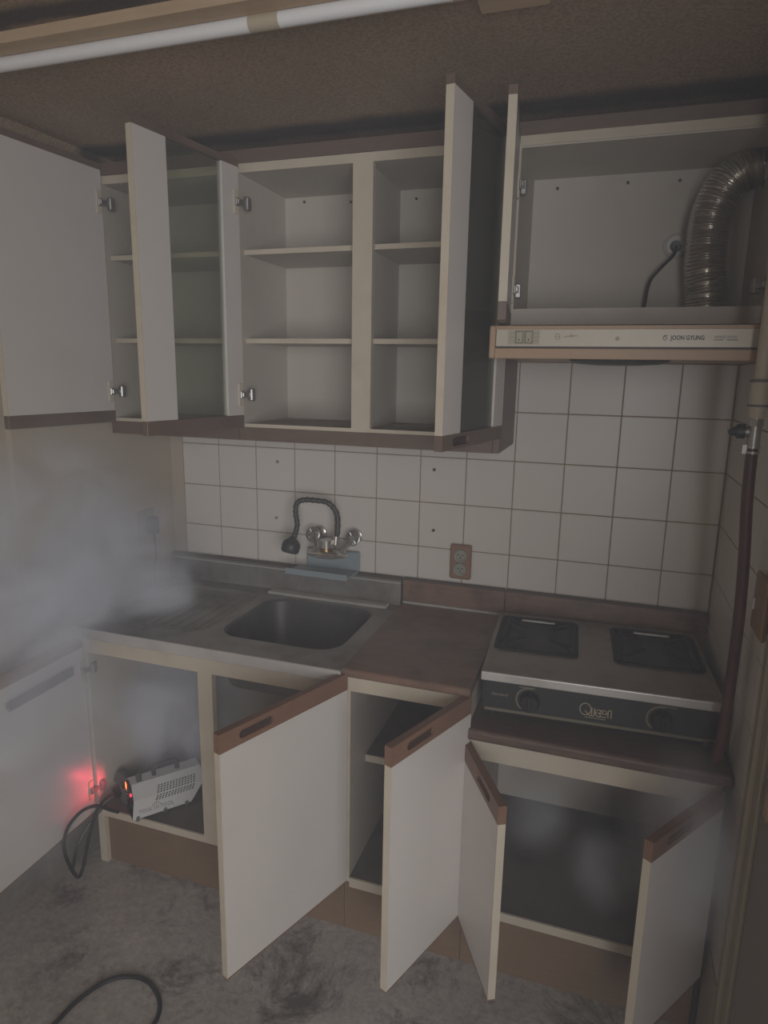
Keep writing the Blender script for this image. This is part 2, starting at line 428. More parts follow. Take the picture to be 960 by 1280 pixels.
# batten and tube under the ceiling
bt = thing('ceiling_batten', 'bare wooden batten nailed across the brown ceiling above the white tube', 'batten', (-.5, -.89, CEIL))
o_ = (-.5, -.89, CEIL)
MB(o_).box(-1.75, XR-.002, -.945, -.900, CEIL-.020, CEIL, bev=.001).build('front_board', batten_m, bt)
MB(o_).box(-1.75, XR-.002, -.899, -.836, CEIL-.018, CEIL, bev=.001).build('rear_board', batten_m, bt)
tb = thing('plastic_tube', 'long white plastic tube running along the wooden ceiling batten', 'tube', (0, -.892, CEIL-.030))
o_ = (0, -.892, CEIL-.030)
MB(o_).cyl((-1.7, -.892, CEIL-.030), (1.17, -.892, CEIL-.030), .0128, n=20).build('tube_body', tube_white, tb, True)
MB(o_).cyl((.81, -.892, CEIL-.030), (.868, -.892, CEIL-.030), .0135, n=20).build('tape_band', tape_m, tb, True)
tag(MB((1.25, -.79, CEIL)).box(1.195, 1.312, -.842, -.772, CEIL-.012, CEIL, bev=.002).build('wood_block', batten_m),
    'short pale wood block on the ceiling beyond the end of the white tube', 'block')

# ------------------------------------------------------------------ cabinet pieces
def hinge(parent, s, z, t, inner=True):
    """cup plate on the door's inner face and arm reaching back to the carcass"""
    y = .0005
    mb = MB(); mb.box(min(s*.006, s*.024), max(s*.006, s*.024), 0, .004, z-.032, z+.032, bev=.001)
    mb.build('hinge_plate', edging, parent)
    mb = MB(); mb.box(min(-s*.012, s*.020), max(-s*.012, s*.020), .004, .016, z-.007, z+.007, bev=.002)
    mb.box(min(-s*.030, -s*.010), max(-s*.030, -s*.010), .006, .022, z-.018, z+.018, bev=.003)
    mb.box(min(s*.008, s*.022), max(s*.008, s*.022), .004, .010, z-.011, z+.011, bev=.002)
    mb.build('hinge_arm', dull_chrome, parent)

def make_door(cab, hx, hy, s, th, w, z0, z1, rail='top', rail_h=.04, glass=None, recess=True, hinges=True, t=.017, label=None, hinge_edge=True):
    """door hinged at (hx, hy); s=+1 closes towards +x, s=-1 towards -x; th = opening angle; outer face at y=-t in door space"""
    L = cab.location
    d = bpy.data.objects.new('door', None); COL.objects.link(d); d.empty_display_size = .03
    d.location = (hx-L.x, hy-L.y, -L.z); d.rotation_euler = (0, 0, -s*math.radians(th)); d.parent = cab
    if label: d['label'] = label
    X = lambda a, b: (min(s*a, s*b), max(s*a, s*b))
    zr0, zr1 = (z0+.004, z1-rail_h) if rail == 'top' else (z0+rail_h, z1-.018)
    e = .0016
    wd = wood if rail == 'top' else wood_grey
    if glass is None:
        MB().box(*X(e, w-e), -t, 0, zr0, zr1).build('panel', laminate, d)
    else:
        a, b = glass
        MB().box(*X(e, a), -t, 0, zr0, zr1).build('stile', laminate, d)
        MB().box(*X(b, w-e), -t, 0, zr0, zr1).build('stile', laminate, d)
        MB().box(*X(a-.004, b+.004), -t+.006, -t+.010, zr0, zr1).build('glass_pane', glass_m, d)
    MB().box(*X(w-e, w), -t-.0004, .0004, zr0, zr1).build('edge_strip', edging, d)
    if hinge_edge: MB().box(*X(0, e), -t-.0004, .0004, zr0, zr1).build('edge_strip', edging, d)
    zs = (z1-rail_h, z1) if rail == 'top' else (z0, z0+rail_h)
    mb = MB()
    if recess:
        ra, rb = w-.155, w-.055
        zc = (zs[0]+zs[1])/2
        f = lambda x, z, y: (s*x, y, z)
        # rail with a slot pressed into its outer face
        poly = rrect(ra, rb, zc-.010, zc+.010, .0095)
        mb2 = MB(); mb2.plate_hole([(0, zs[0]), (w, zs[0]), (w, zs[1]), (0, zs[1])], [poly], 0, .008)
        for v in mb2.bm.verts: v.co = Vector((s*v.co.x, -t-.001+.008-v.co.z, v.co.y))
        mb2.box(*X(0, w), -t+.007, .001, zs[0], zs[1])
        mb2.build('wood_rail', wd, d)
        MB().box(*X(ra+.002, rb-.002), -t+.0062, -t+.0072, zc-.009, zc+.009).build('finger_recess', dark_wood, d)
    else:
        mb.box(*X(0, w), -t-.001, .001, *zs, bev=.0012).build('wood_rail', wd, d)
    zo = (z0, z0+.004) if rail == 'top' else (z1-.018, z1)
    MB().box(*X(0, w), -t-.0006, .0006, *zo).build('wood_edge', wd, d)
    if hinges:
        hinge(d, s, z0+.085 if rail == 'top' else z0+.095, t); hinge(d, s, z1-.11, t)
    return d
dark_wood = mat('dark_recess_wood', (.06, .035, .027), .6, var=.3)

def panel(cab, name, m, *b, bev=.0):
    return MB(cab.location).box(*b, bev=bev).build(name, m, cab)

# ------------------------------------------------------------------ sink cabinet
FY = -.55
c1 = thing('sink_cabinet', 'white base cabinet under the stainless sink with two open doors', 'cabinet', (.43, -.28, 0))
panel(c1, 'side_panel', inner_lam, .0, .016, FY+.0005, -.03, .175, .788)
panel(c1, 'side_panel', inner_lam, .837, .853, FY+.003, -.03, .175, .788)
panel(c1, 'back_panel', inner_lam, .016, .837, -.036, -.03, .175, .788)
panel(c1, 'bottom_panel', dusty_dark, .016, .837, FY+.006, -.036, .178, .196)
panel(c1, 'bottom_edge', edging, .016, .853, FY, FY+.006, .175, .198)
panel(c1, 'front_rail', edging, .0, .853, FY, FY+.018, .733, .788)
panel(c1, 'centre_stile', edging, .405, .452, FY, FY+.020, .198, .733)
panel(c1, 'side_edge', edging, .846, .853, FY, FY+.003, .175, .733)
panel(c1, 'toe_kick', kick_m, .03, .853, -.530, -.514, .0, .174)
panel(c1, 'leg', edging, .004, .030, FY+.004, -.525, .0, .174)
panel(c1, 'leg', edging, .012, .045, -.529, -.505, .0, .174)
make_door(c1, .004, FY-.002, 1, 89, .425, .185, .785, rail_h=.036, recess=False, hinge_edge=False, label='left door of the sink cabinet swung open with its inner face and rail showing')
# rail on the inside of that door
dr = [o for o in c1.children if o.name.startswith('door')][-1]
rk = MB(); rk.box(.06, .292, .010, .016, .684, .712, bev=.002)
rk.box(.062, .074, .0, .012, .690, .706, bev=.001).box(.278, .290, .0, .012, .690, .706, bev=.001)
rk.build('utensil_rail', dark_plastic, dr)
make_door(c1, .856, FY-.006, -1, 68.6, .407, .182, .812, rail_h=.046, label='right door of the sink cabinet standing open with brown top rail')

# ------------------------------------------------------------------ narrow base cabinet
c2 = thing('narrow_cabinet', 'narrow white base cabinet with one shelf and open door under brown worktop', 'cabinet', (1.02, -.28, 0))
panel(c2, 'side_panel', inner_lam, .8545, .874, FY+.003, -.03, .175, .800)
panel(c2, 'side_panel', inner_lam, 1.178, 1.194, FY+.003, -.03, .175, .800)
panel(c2, 'side_edge', edging, .8545, .876, FY, FY+.003, .175, .800)
panel(c2, 'side_edge', edging, 1.176, 1.194, FY, FY+.003, .175, .800)
panel(c2, 'back_panel', inner_lam, .874, 1.178, -.036, -.03, .175, .800)
panel(c2, 'bottom_panel', dusty_dark, .874, 1.178, FY+.006, -.036, .160, .184)
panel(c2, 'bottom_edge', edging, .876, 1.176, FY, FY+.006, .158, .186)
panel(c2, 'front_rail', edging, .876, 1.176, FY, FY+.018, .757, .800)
sh = panel(c2, 'shelf', dusty_dark, .876, 1.176, -.424, -.038, .480, .499)
MB((c2.location)).box(.876, 1.176, -.428, -.424, .479, .500).build('shelf_edge', edging, c2)
panel(c2, 'toe_kick', kick_m, .8545, 1.194, -.530, -.514, .0, .157)
make_door(c2, 1.184, FY-.004, -1, 68.3, .312, .182, .806, rail_h=.046, label='door of the narrow cabinet swung open with brown top rail')

# ------------------------------------------------------------------ stove base cabinet
c3 = thing('stove_cabinet', 'low white base cabinet with two open doors carrying the gas stove', 'cabinet', (1.48, -.28, 0))
panel(c3, 'side_panel', inner_lam, 1.1955, 1.211, FY+.003, -.03, .175, .689)
panel(c3, 'side_panel', inner_lam, 1.757, 1.773, FY+.003, -.03, .175, .689)
panel(c3, 'side_edge', edging, 1.1955, 1.211, FY, FY+.003, .175, .689)
panel(c3, 'side_edge', edging, 1.757, 1.773, FY, FY+.003, .175, .689)
panel(c3, 'back_panel', inner_lam, 1.211, 1.757, -.036, -.03, .175, .689)
panel(c3, 'bottom_panel', dusty_dark, 1.211, 1.757, FY+.006, -.036, .172, .200)
panel(c3, 'bottom_edge', edging, 1.211, 1.757, FY, FY+.006, .178, .203)
panel(c3, 'front_rail', edging, 1.211, 1.757, FY, FY+.018, .632, .689)
panel(c3, 'toe_kick', kick_m, 1.1955, 1.773, -.530, -.514, .0, .177)
panel(c3, 'toe_kick_end', dark_plastic, 1.775, 1.788, -.530, -.518, .0, .177)
make_door(c3, 1.199, FY-.003, 1, 61.5, .262, .182, .682, rail_h=.044, label='left door of the stove cabinet swung half open')
make_door(c3, 1.764, FY-.003, -1, 55.5, .290, .182, .682, rail_h=.044, label='right door of the stove cabinet hazy in the smoke')

# ------------------------------------------------------------------ worktops
def worktop(name, label, x0, x1, zt, zb, yf, splash, loc, m=None):
    t = thing(name, label, 'worktop', loc)
    mb = MB(loc)
    r = .010
    prof = [(0-.002, zb), (0-.002, zt)] + [(yf+r-r*math.sin(a), zt-r+r*math.cos(a)) for a in [k*PI/12 for k in range(7)]] + [(yf+r-r*math.cos(a), zb+r-r*math.sin(a)) for a in [k*PI/12 for k in range(7)]]
    mb.prism(prof, lambda p, q, u: (u, p, q), x0, x1)
    mb.build('board', m or worktop_m, t)
    if splash:
        MB(loc).box(x0, x1, -.022, -.008, zt+.001, splash-.007).build('backsplash', worktop_m, t)
        MB(loc).box(x0, x1, -.024, -.007, splash-.007, splash, bev=.0015).build('cap_strip', dark_cap, t)
        MB(loc).box(x0+.002, x1-.002, -.027, -.022, zt, zt+.007).build('joint_strip', apron_m, t)
    return t
dark_cap = mat('splash_cap', (.105, .082, .066), .6, var=.3)
worktop('worktop', 'worn brown worktop between the sink and the stove',   .858, 1.196, .826, .801, -.568, .912, (1.02, -.28, .82))
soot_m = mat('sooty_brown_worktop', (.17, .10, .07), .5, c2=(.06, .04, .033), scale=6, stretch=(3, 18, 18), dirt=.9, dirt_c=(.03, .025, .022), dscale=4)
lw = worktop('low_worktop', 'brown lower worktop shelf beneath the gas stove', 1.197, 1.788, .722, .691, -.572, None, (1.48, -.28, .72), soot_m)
MB(lw.location).box(1.200, 1.786, -.022, -.008, .724, .905).build('backsplash', worktop_m, lw)
MB(lw.location).box(1.200, 1.786, -.024, -.007, .905, .912, bev=.0015).build('cap_strip', dark_cap, lw)

# ------------------------------------------------------------------ sink
under_m = mat('bowl_underside', (.20, .20, .195), .5, .3, var=.2)
sk = thing('sink', 'stainless steel sink with drainboard and one bowl under smoke', 'sink', (.42, -.3, .82))
o_ = sk.location
bowl = rrect(.412, .800, -.470, -.112, .075, 7)
drain = rrect(.045, .372, -.490, -.100, .06, 6)
mb = MB(o_); mb.plate_hole([(-.012, -.572), (.857, -.572), (.857, -.026), (-.040, -.026)], [bowl, drain], .814, .820)
mb.build('deck', steel, sk)
mb = MB(o_)
def shr(lp, d, z):
    cx = sum(p[0] for p in lp)/len(lp); cy = sum(p[1] for p in lp)/len(lp)
    w = max(p[0] for p in lp)-cx; h = max(p[1] for p in lp)-cy
    return [(cx+(x-cx)*(w-d)/w, cy+(y-cy)*(h-d)/h, z) for x, y in lp]
mb.loft([shr(drain, 0, .8185), shr(drain, .010, .812), shr(drain, .03, .810)], cap1=True)
for k in range(7):
    x = .09+.038*k; mb.box(x, x+.012, -.44, -.15, .8095, .8125, bev=.0012)
mb.build('drainboard', steel, sk)
mb = MB(o_)
mb.loft([shr(bowl, 0, .819), shr(bowl, .006, .812), shr(bowl, .010, .70), shr(bowl, .022, .665), shr(bowl, .055, .652), shr(bowl, .13, .650)], cap1=True)
mb.build('bowl', bowl_m, sk, True)
mb = MB(o_)
mb.loft([shr(bowl, -.002, .816), shr(bowl, -.001, .80), shr(bowl, .001, .685), shr(bowl, .010, .655), shr(bowl, .035, .642), shr(bowl, .13, .641)], cap1=True)
mb.build('bowl_underside', under_m, sk, True)
MB(o_).cyl((.606, -.29, .6505), (.606, -.29, .656), .045, n=24).cyl((.606, -.29, .656), (.606, -.29, .662), .020, n=18).build('drain_strainer', dull_chrome, sk, True)
MB(o_).box(-.014, .857, -.576, -.569, .788, .821, bev=.002).build('front_apron', apron_m, sk)
mb = MB(o_); mb.prism([(-.008, .818), (-.008, .905), (-.026, .905), (-.030, .900), (-.032, .832), (-.040, .818)], lambda p, q, u: (u, p, q), -.045, .853)
mb.build('upstand', steel, sk)
MB(o_).box(-.046, .853, -.030, -.006, .904, .911, bev=.0015).build('cap_strip', dark_cap, sk)
MB(o_).box(-.040, .853, -.034, -.031, .893, .897).build('upstand_bead', apron_m, sk)
MB(o_).box(.385, .822, -.092, -.052, .819, .829, bev=.003).build('raised_ledge', apron_m, sk)

# ------------------------------------------------------------------ fog machine
e1 = Vector((.624, .781, 0)); fz = .2035
fm = thing('fog_machine', 'small white fog machine with black handle and red lamp on the cabinet floor', 'fog machine', (.163, -.572, fz), math.atan2(e1.y, e1.x))
# local frame: x along the body away from the lit end, y to its left, z up
LN, WD, HS, HT = .228, .130, .064, .096
sec = [(0, 0), (0, HS), (.042, HT), (WD-.042, HT), (WD, HS), (WD, 0)]
mb = MB()
xa = lambda h: .0 + .010*(h/HT)
xb = lambda h: LN-.045 + .045*min(1, h/HS)
thick = .003
mb.loft([[(xa(h), y, h) for y, h in sec], [(xb(h), y, h) for y, h in sec]])
inner = [(thick, 0), (thick, HS-.001), (.043, HT-thick), (WD-.043, HT-thick), (WD-thick, HS-.001), (WD-thick, 0)]
mb.loft([[(xa(h), y, h) for y, h in sec], [(xa(h), y, h) for y, h in inner]])
mb.loft([[(xb(h), y, h) for y, h in sec], [(xb(h), y, h) for y, h in inner]])
mb.loft([[(xa(h), y, h) for y, h in inner], [(xb(h), y, h) for y, h in inner]])
mb.build('shell', fog_white, fm)
mb = MB(); mb.loft([[(.012, y, h*.98+.001) for y, h in inner], [(LN-.05, y, h*.98+.001) for y, h in inner]], True, True)
mb.build('chassis', dark_plastic, fm)
MB().box(LN-.052, LN+.012, .048, .078, .045, .075, bev=.004).cyl((LN, .063, .06), (LN+.03, .063, .06), .008).build('nozzle', dull_chrome, fm)
# vent slots on the sloping shoulder and upper side
mb = MB()
for i in range(13):
    for j in range(7):
        f = j/6; x = .072+.0095*i+.014*f
        if j < 3: yy, zz = -.0004, HS-.017+.0065*j
        else:
            g = .10+(j-3)*.13; yy, zz = .042*g-.0004, HS+(HT-HS)*g+.0003
        mb.box(x, x+.0052, yy-.0006, yy+.0010, zz-.0019, zz+.0019)
mb.build('vent_slots', print_dark, fm, kind='stuff')
hd = MB(); hd.tube([(.085, WD/2, HT-.002), (.085, WD/2, HT+.022), (.094, WD/2, HT+.030), (.150, WD/2, HT+.030), (.159, WD/2, HT+.022), (.159, WD/2, HT-.002)], .0065, n=10, smooth=3)
hd.box(.079, .091, WD/2-.009, WD/2+.009, HT-.001, HT+.014, bev=.002).box(.153, .165, WD/2-.009, WD/2+.009, HT-.001, HT+.014, bev=.002)
hd.build('handle', dark_plastic, fm, True)
MB().cyl((.036, WD/2-.01, HT-.002), (.036, WD/2-.01, HT+.020), .009, n=16).cyl((.036, WD/2-.01, HT+.020), (.036, WD/2-.01, HT+.028), .007, n=16).build('tank_cap', plug_m, fm, True)
MB().box(.002, .0125, .070, .092, .062, .088, bev=.001).build('switch_bezel', dark_plastic, fm)
led = MB().box(.0002, .0025, .0745, .0875, .0650, .0855, bev=.0008).build('power_lamp', led_red, fm); led['label'] = 'glowing red power switch'
MB().box(.007, .0125, .058, .064, .045, .053).build('small_lamp', led_dim, fm)
MB().box(-.004, .0125, .030, .055, .020, .042, bev=.002).build('cord_socket', black_rubber, fm)
for x in (.016, .100, .168): MB().cyl((x, -.0035, .007), (x, .001, .007), .0038, n=12).cyl((x, -.001, .007), (x, .004, -.006), .006, n=12).build('screw_foot', dull_chrome, fm)
tmx = lambda x, z: Matrix.Translation((x, -.0012, z)) @ FRONT
text('TOOL', .0185, print_fog, fm, tmx(.040, .021), sx=.82, bold=-.0003)
text('TOOL', .0185, print_fog, fm, tmx(.106, .021), sx=.82, bold=-.0003)
mb = MB(); strokes(mb, [arc(.073, .026, .013, .013, 10, 170), [(.067, .015), (.067, .030)], [(.073, .015), (.073, .036)], [(.079, .015), (.079, .030)]], .0016, lambda x, z, d: (x, -.0004-d, z))
mb.build('emblem', print_mid, fm)
lamp = bpy.data.lights.new('power_lamp_glow', 'SPOT'); lamp.energy = .9; lamp.color = (1, .07, .12); lamp.shadow_soft_size = .006
lamp.spot_size = math.radians(95); lamp.spot_blend = 1.0
lo = bpy.data.objects.new('power_lamp_glow', lamp); COL.objects.link(lo)
lo.location = fm.location + e1*(-.004) + Vector((-e1.y, e1.x, 0))*.080 + Vector((0, 0, .076))
lo.rotation_euler = Vector((-.82, -.52, .12)).to_track_quat('-Z', 'Y').to_euler()

# cords
tag(MB((.4, -.9, 0)).tube([(.285, -1.16, .005), (.296, -1.05, .005), (.303, -.975, .005), (.330, -.911, .005), (.375, -.876, .005), (.436, -.871, .005), (.497, -.905, .005), (.524, -.952, .005), (.520, -1.0, .005), (.50, -1.08, .005)], .0058, n=8).build('floor_cord', black_rubber, None, True),
    'black cord curving in an arc across the concrete floor', 'cord')
pc = thing('power_cord', 'black power cord looping down over the front lip of the sink cabinet', 'cord', (.07, -.60, 0))
o_ = pc.location
MB(o_).tube([(.128, -.590, .238), (.10, -.595, .242), (.06, -.607, .255), (.05, -.651, .267), (.05, -.696, .262), (.05, -.723, .240), (.05, -.734, .199), (.05, -.722, .135), (.05, -.693, .066), (.05, -.672, .080), (.05, -.655, .12), (.05, -.630, .177), (.052, -.600, .230), (.060, -.570, .252), (.072, -.545, .262)], .0052, n=8).build('cord', black_rubber, pc, True)
MB(o_).tube([(.085, -.560, .262), (.06, -.580, .232), (.036, -.617, .190), (.022, -.66, .135), (.0, -.66, .06), (-.06, -.615, .012), (-.138, -.577, .005), (-.18, -.59, .005), (-.25, -.62, .005)], .0046, n=8).build('cord', dark_plastic, pc, True)
pl = thing('plug_bundle', 'bundle of dark plugs and coiled leads behind the fog machine on the cabinet floor', 'plugs', (.07, -.52, .2))
o_ = pl.location
MB(o_).box(-.022, .022, -.012, .012, -.02, .02, bev=.005, seg=2, mtx=Matrix.Translation((.052, -.480, .268)) @ Matrix.Rotation(.5, 4, 'Y')).build('plug', plug_m, pl, True)
MB(o_).box(-.022, .022, -.012, .012, -.014, .014, bev=.005, seg=2, mtx=Matrix.Translation((.056, -.500, .232)) @ Matrix.Rotation(-.4, 4, 'Y')).build('plug', black_rubber, pl, True)
mb = MB(o_)
for k in range(5):
    mb.tube([(.115, -.500+.004*k, .205+.006*k), (.090, -.515+.003*k, .210+.009*k), (.066, -.505, .222+.009*k), (.048+.004*k, -.480, .242+.006*k)], .004, n=7, smooth=4)
mb.tube([(.060, -.47, .205), (.075, -.48, .24), (.062, -.48, .27)], .0045, n=7)
mb.build('lead', plug_m, pl, True)

# ------------------------------------------------------------------ gas stove
st = thing('gas_stove', 'two burner gas stove with black front panel and steel top', 'stove', (1.482, -.285, .724), .045)
ST = -.0
# local: x -0.282..0.282, front y=-0.215, z from 0
XL, XRt, YF, YB = -.280, .280, -.212, .232
mb = MB(); mb.box(XL+.006, XRt-.006, YF+.012, YB-.01, .020, .122).build('body', stove_black, st)
mb = MB()
for x in (XL+.03, XRt-.03):
    for y in (YF+.04, YB-.04): mb.cyl((x, y, 0), (x, y, .021), .014, n=12)
mb.build('rubber_feet', black_rubber, st)
wl_ = [rrect(-.268, -.045, -.060, .195, .02, 4), rrect(.045, .268, -.060, .195, .02, 4)]
mb = MB(); mb.plate_hole([(XL, YF), (XRt, YF), (XRt, YB), (XL, YB)], wl_, .122, .128)
mb.build('top_plate', stove_steel, st)
MB().box(XL, XRt, YF-.004, YF+.004, .106, .129, bev=.0025, seg=2).build('front_lip', apron_m, st)
MB().box(XL+.004, XRt-.004, YF+.001, YF+.012, .022, .106, bev=.002).build('front_panel', stove_black, st)
MB().box(XL+.012, XRt-.012, YF-.0015, YF+.004, .026, .034, bev=.001).build('panel_trim', gold_dull := mat('dull_gold_trim', (.22, .20, .145), .45, .4, var=.2), st)
MB().box(XL+.012, XL+.014, YF-.0006, YF+.002, .034, .100).build('panel_line', black_rubber, st)
for lp in wl_:
    cx = sum(p[0] for p in lp)/len(lp); cy = sum(p[1] for p in lp)/len(lp)
    mb = MB(); mb.loft([shr(lp, 0, .127), shr(lp, .004, .112), shr(lp, .02, .100)], cap1=True); mb.build('burner_tray', burner_m, st, True)
    mb = MB()
    mb.loft([shr(lp, .000, .1285), shr(lp, .000, .133), shr(lp, .010, .133), shr(lp, .012, .1285)])
    for a, b in ((-1, -1), (1, -1), (1, 1), (-1, 1)):
        mb.box(-.045, .045, -.004, .004, -.006, .006, bev=.002, mtx=Matrix.Translation((cx+a*.062, cy+b*.062, .136)) @ Matrix.Rotation(math.atan2(b, a), 4, 'Z'))
    for a in (-1, 1):
        mb.box(cx+a*.088-.005, cx+a*.088+.005, cy-.105, cy+.105, .130, .141, bev=.002)
    mb.build('pan_support', iron, st)
    mb = MB(); mb.lathe([(.0, .121), (.022, .121), (.034, .117), (.040, .110), (.040, .104), (.05, .100)], (cx, cy, 0), n=24); mb.build('burner', burner_m, st, True)
    MB().cyl((cx-.050, cy+.080, .140), (cx+.045, cy+.080, .140), .0042, n=10).build('support_bar', dull_chrome, st, True)
def knob(cx):
    k = MB(); k.lathe([(.0, .020), (.020, .020), (.023, .016), (.025, 0)], (cx, YF+.001, .066), (0, -1, 0), n=28)
    k.box(cx-.0055, cx+.0055, YF-.027, YF-.018, .046, .086, bev=.002)
    o = k.build('knob', black_rubber, st, True)
    mb = MB(); strokes(mb, [arc(cx-.002, .067, .031, .031, 75, 235, 16)], .004, lambda x, z, d: (x, YF+.0008-d, z), .001)
    mb.sphere((cx-.020, YF, .043), .0028, n=8); mb.build('dial_mark', gold_dull, st)
knob(-.157); knob(.148)
# lettering of the maker on the panel, drawn as thin ribbons
mb = MB(); q0, z0 = -.036, .050
ee = lambda c: [arc(c, .011, .0105, .0110, 0, 320, 18), [(c-.0105, .011), (c+.0105, .011)]]
Ls = [arc(.0145, .0190, .0160, .0185, 0, 360, 24), [(.0130, .014), (.0300, -.002)],
      [(.0330, .026), (.0330, .0)], [(.0330, .0), (.0400, .0)], [(.0400, .026), (.0400, .0)],
      *ee(.0530), *ee(.0660), [(.0790, .0), (.0790, .024)], [(.0790, .024), (.0880, .024)], [(.0880, .024), (.0880, -.001)]]
Ls = [[(.82*a, .82*b) for a, b in l] for l in Ls]
strokes(mb, Ls, .0019, lambda x, z, d: (q0+x, YF+.0008-d, z0+z))
strokes(mb, [[(.010, -.005), (.060, -.0055)]], .0011, lambda x, z, d: (q0+x, YF+.0008-d, z0+z))
mb.build('lettering', gold_print, st)
text('Standard', .0115, print_mid, st, Matrix.Translation((-.232, YF-.0002, .072)) @ FRONT, sx=1.0, shear=.3)
MB().box(-.185, -.145, YF-.0002, YF+.002, .0985, .101).build('panel_mark', gold_dull, st)
MB().box(.140, .180, YF-.0002, YF+.002, .0985, .101).build('panel_mark', gold_dull, st)

# ------------------------------------------------------------------ faucet with soap tray
fa = thing('faucet', 'wall mounted mixer tap with two cross handles and black flexible spout', 'faucet', (.61, 0, .98))
o_ = fa.location
mb = MB(o_)
for x in (.548, .680):
    mb.lathe([(.0, .0), (.026, .0), (.025, .006), (.014, .012), (.012, .016)], (x, -.006, 1.035), (0, -1, 0), n=22)
mb.build('wall_flange', chrome, fa, True)
mb = MB(o_)
for x, xe in ((.548, .566), (.680, .664)): MB(o_).tube([(x, -.012, 1.035), (x, -.045, 1.03), (xe, -.075, 1.005), (xe, -.090, .985)], .011, n=12).build('inlet_arm', chrome, fa, True)

mb = MB(o_)
mb.sphere((.616, -.100, .990), .06, (1.22, .80, .20), 20)
mb.cyl((.61, -.095, .985), (.61, -.095, 1.03), .021, n=20).cyl((.61, -.095, 1.03), (.61, -.095, 1.036), .0235, n=20)
mb.build('mixer_body', chrome, fa, True)
MB(o_).cyl((.61, -.095, .995), (.61, -.095, 1.010), .0216, n=20).build('brass_collar', brass, fa, True)
for x in (.543, .688):
    mb = MB(o_)
    mb.lathe([(.022, -.004), (.026, -.002), (.026, .002), (.022, .004), (.022, -.004)], (x, -.052, 1.038), (0, -1, .25), n=22)
    for a in (0, 60, 120):
        c, s_ = math.cos(math.radians(a))*.023, math.sin(math.radians(a))*.023
        mb.cyl((x-c, -.052, 1.038-s_), (x+c, -.052, 1.038+s_), .0035, n=8)
    mb.cyl((x, -.044, 1.036), (x, -.064, 1.041), .009, n=14)
    mb.build('handle', dull_chrome, fa, True)
mb = MB(o_)
pts = [(.640, -.088, 1.03), (.646, -.082, 1.075), (.640, -.078, 1.125), (.612, -.082, 1.158), (.570, -.090, 1.165), (.530, -.10, 1.165), (.510, -.108, 1.153), (.508, -.112, 1.120), (.514, -.114, 1.085), (.509, -.118, 1.055), (.502, -.122, 1.035)]
mb.tube(pts, .0095, n=12, smooth=9, radii=lambda u: .0088+.0011*math.sin(u*420))
mb.build('flexible_spout', dark_spout := mat('spout_grey', (.075, .072, .068), .45, .4, var=.3, scale=30), fa, True)
MB(o_).cyl((.640, -.088, 1.022), (.642, -.086, 1.050), .0125, n=14).build('spout_nut', chrome, fa, True)
mb = MB(o_); mb.lathe([(.0, .0), (.010, .0), (.014, .008), (.026, .018), (.031, .030), (.030, .050), (.025, .056), (.0, .054)], (.502, -.119, 1.043), (-.16, -.25, -1), n=24)
mb.build('spray_head', dark_plastic, fa, True)
sd = thing('soap_tray', 'blue grey plastic soap tray on the sink upstand under the tap', 'tray', (.58, -.03, .91))
o_ = sd.location
MB(o_).box(.505, .700, -.022, -.008, .912, .982, bev=.004).build('back_plate', soap_plastic, sd)
mb = MB(o_); mb.prism([(.482, -.030), (.700, -.030), (.694, -.118), (.470, -.112)], lambda x, y, t: (x, y, t), .912, .919); mb.build('shelf', soap_plastic, sd)
mb = MB(o_)
mb.prism([(.470, -.112), (.694, -.118), (.694, -.122), (.469, -.116)], lambda x, y, t: (x, y, t), .910, .930)
mb.build('front_lip', soap_plastic, sd)

# ------------------------------------------------------------------ wall bits
wo_ = thing('wall_socket', 'brown double wall socket on the white tiles above the brown worktop', 'socket', (1.048, 0, .985))
o_ = wo_.location
mb = MB(o_); mb.loft([[(x, -.004, z) for x, z in rrect(1.014, 1.082, .928, 1.042, .006)], [(x, -.015, z) for x, z in rrect(1.014, 1.082, .928, 1.042, .006)], [(x, -.018, z) for x, z in rrect(1.018, 1.078, .932, 1.038, .006)]], cap1=True)
mb.build('cover_plate', outlet_brown, wo_)
for z in (1.008, .963):
    mb = MB(o_); mb.lathe([(.0, .004), (.0155, .004), (.017, .009), (.0205, .010), (.0215, .0)], (1.0485, -.016, z), (0, -1, 0), n=24); so = mb.build('socket_cup', outlet_face, wo_, True)
    mb = MB()
    for dx, dz in ((-.0065, .002), (.0065, .002), (0, -.0075)): mb.cyl((1.0485+dx-o_[0], -.0245, z+dz-o_[2]), (1.0485+dx-o_[0], -.0195, z+dz-o_[2]), .0022, n=8)
    mb.build('pin_hole', print_dark, so)
ls = thing('left_socket', 'pale wall socket with a dark plug on the plain left wall in smoke', 'socket', (-.057, -.152, 1.04))
a_ = math.atan2(.032, .72)
ls.rotation_euler = (0, 0, 0)
o_ = ls.location
MB(o_).box(-.062, -.046, -.190, -.116, .975, 1.095, bev=.003).build('cover_plate', outlet_face, ls)
MB(o_).box(-.046, -.012, -.166, -.136, 1.010, 1.070, bev=.006, seg=2).build('plug', plug_m, ls)
MB(o_).tube([(-.026, -.152, 1.012), (-.024, -.150, .98), (-.026, -.148, .93), (-.028, -.158, .87), (-.026, -.176, .826)], .0035, n=8).build('cord', plug_m, ls, True)
sw = thing('wall_switch', 'brown switch plate with white rocker at the edge of the right wall', 'switch', (XR, -.61, 1.135))
o_ = sw.location
MB(o_).box(XR-.012, XR-.002, -.672, -.572, 1.076, 1.198, bev=.003).build('cover_plate', mat('tan_plate', (.33, .20, .115), .45, var=.1), sw)
MB(o_).box(XR-.0155, XR-.011, -.590, -.578, 1.118, 1.142, bev=.001).build('rocker', white_plastic, sw)
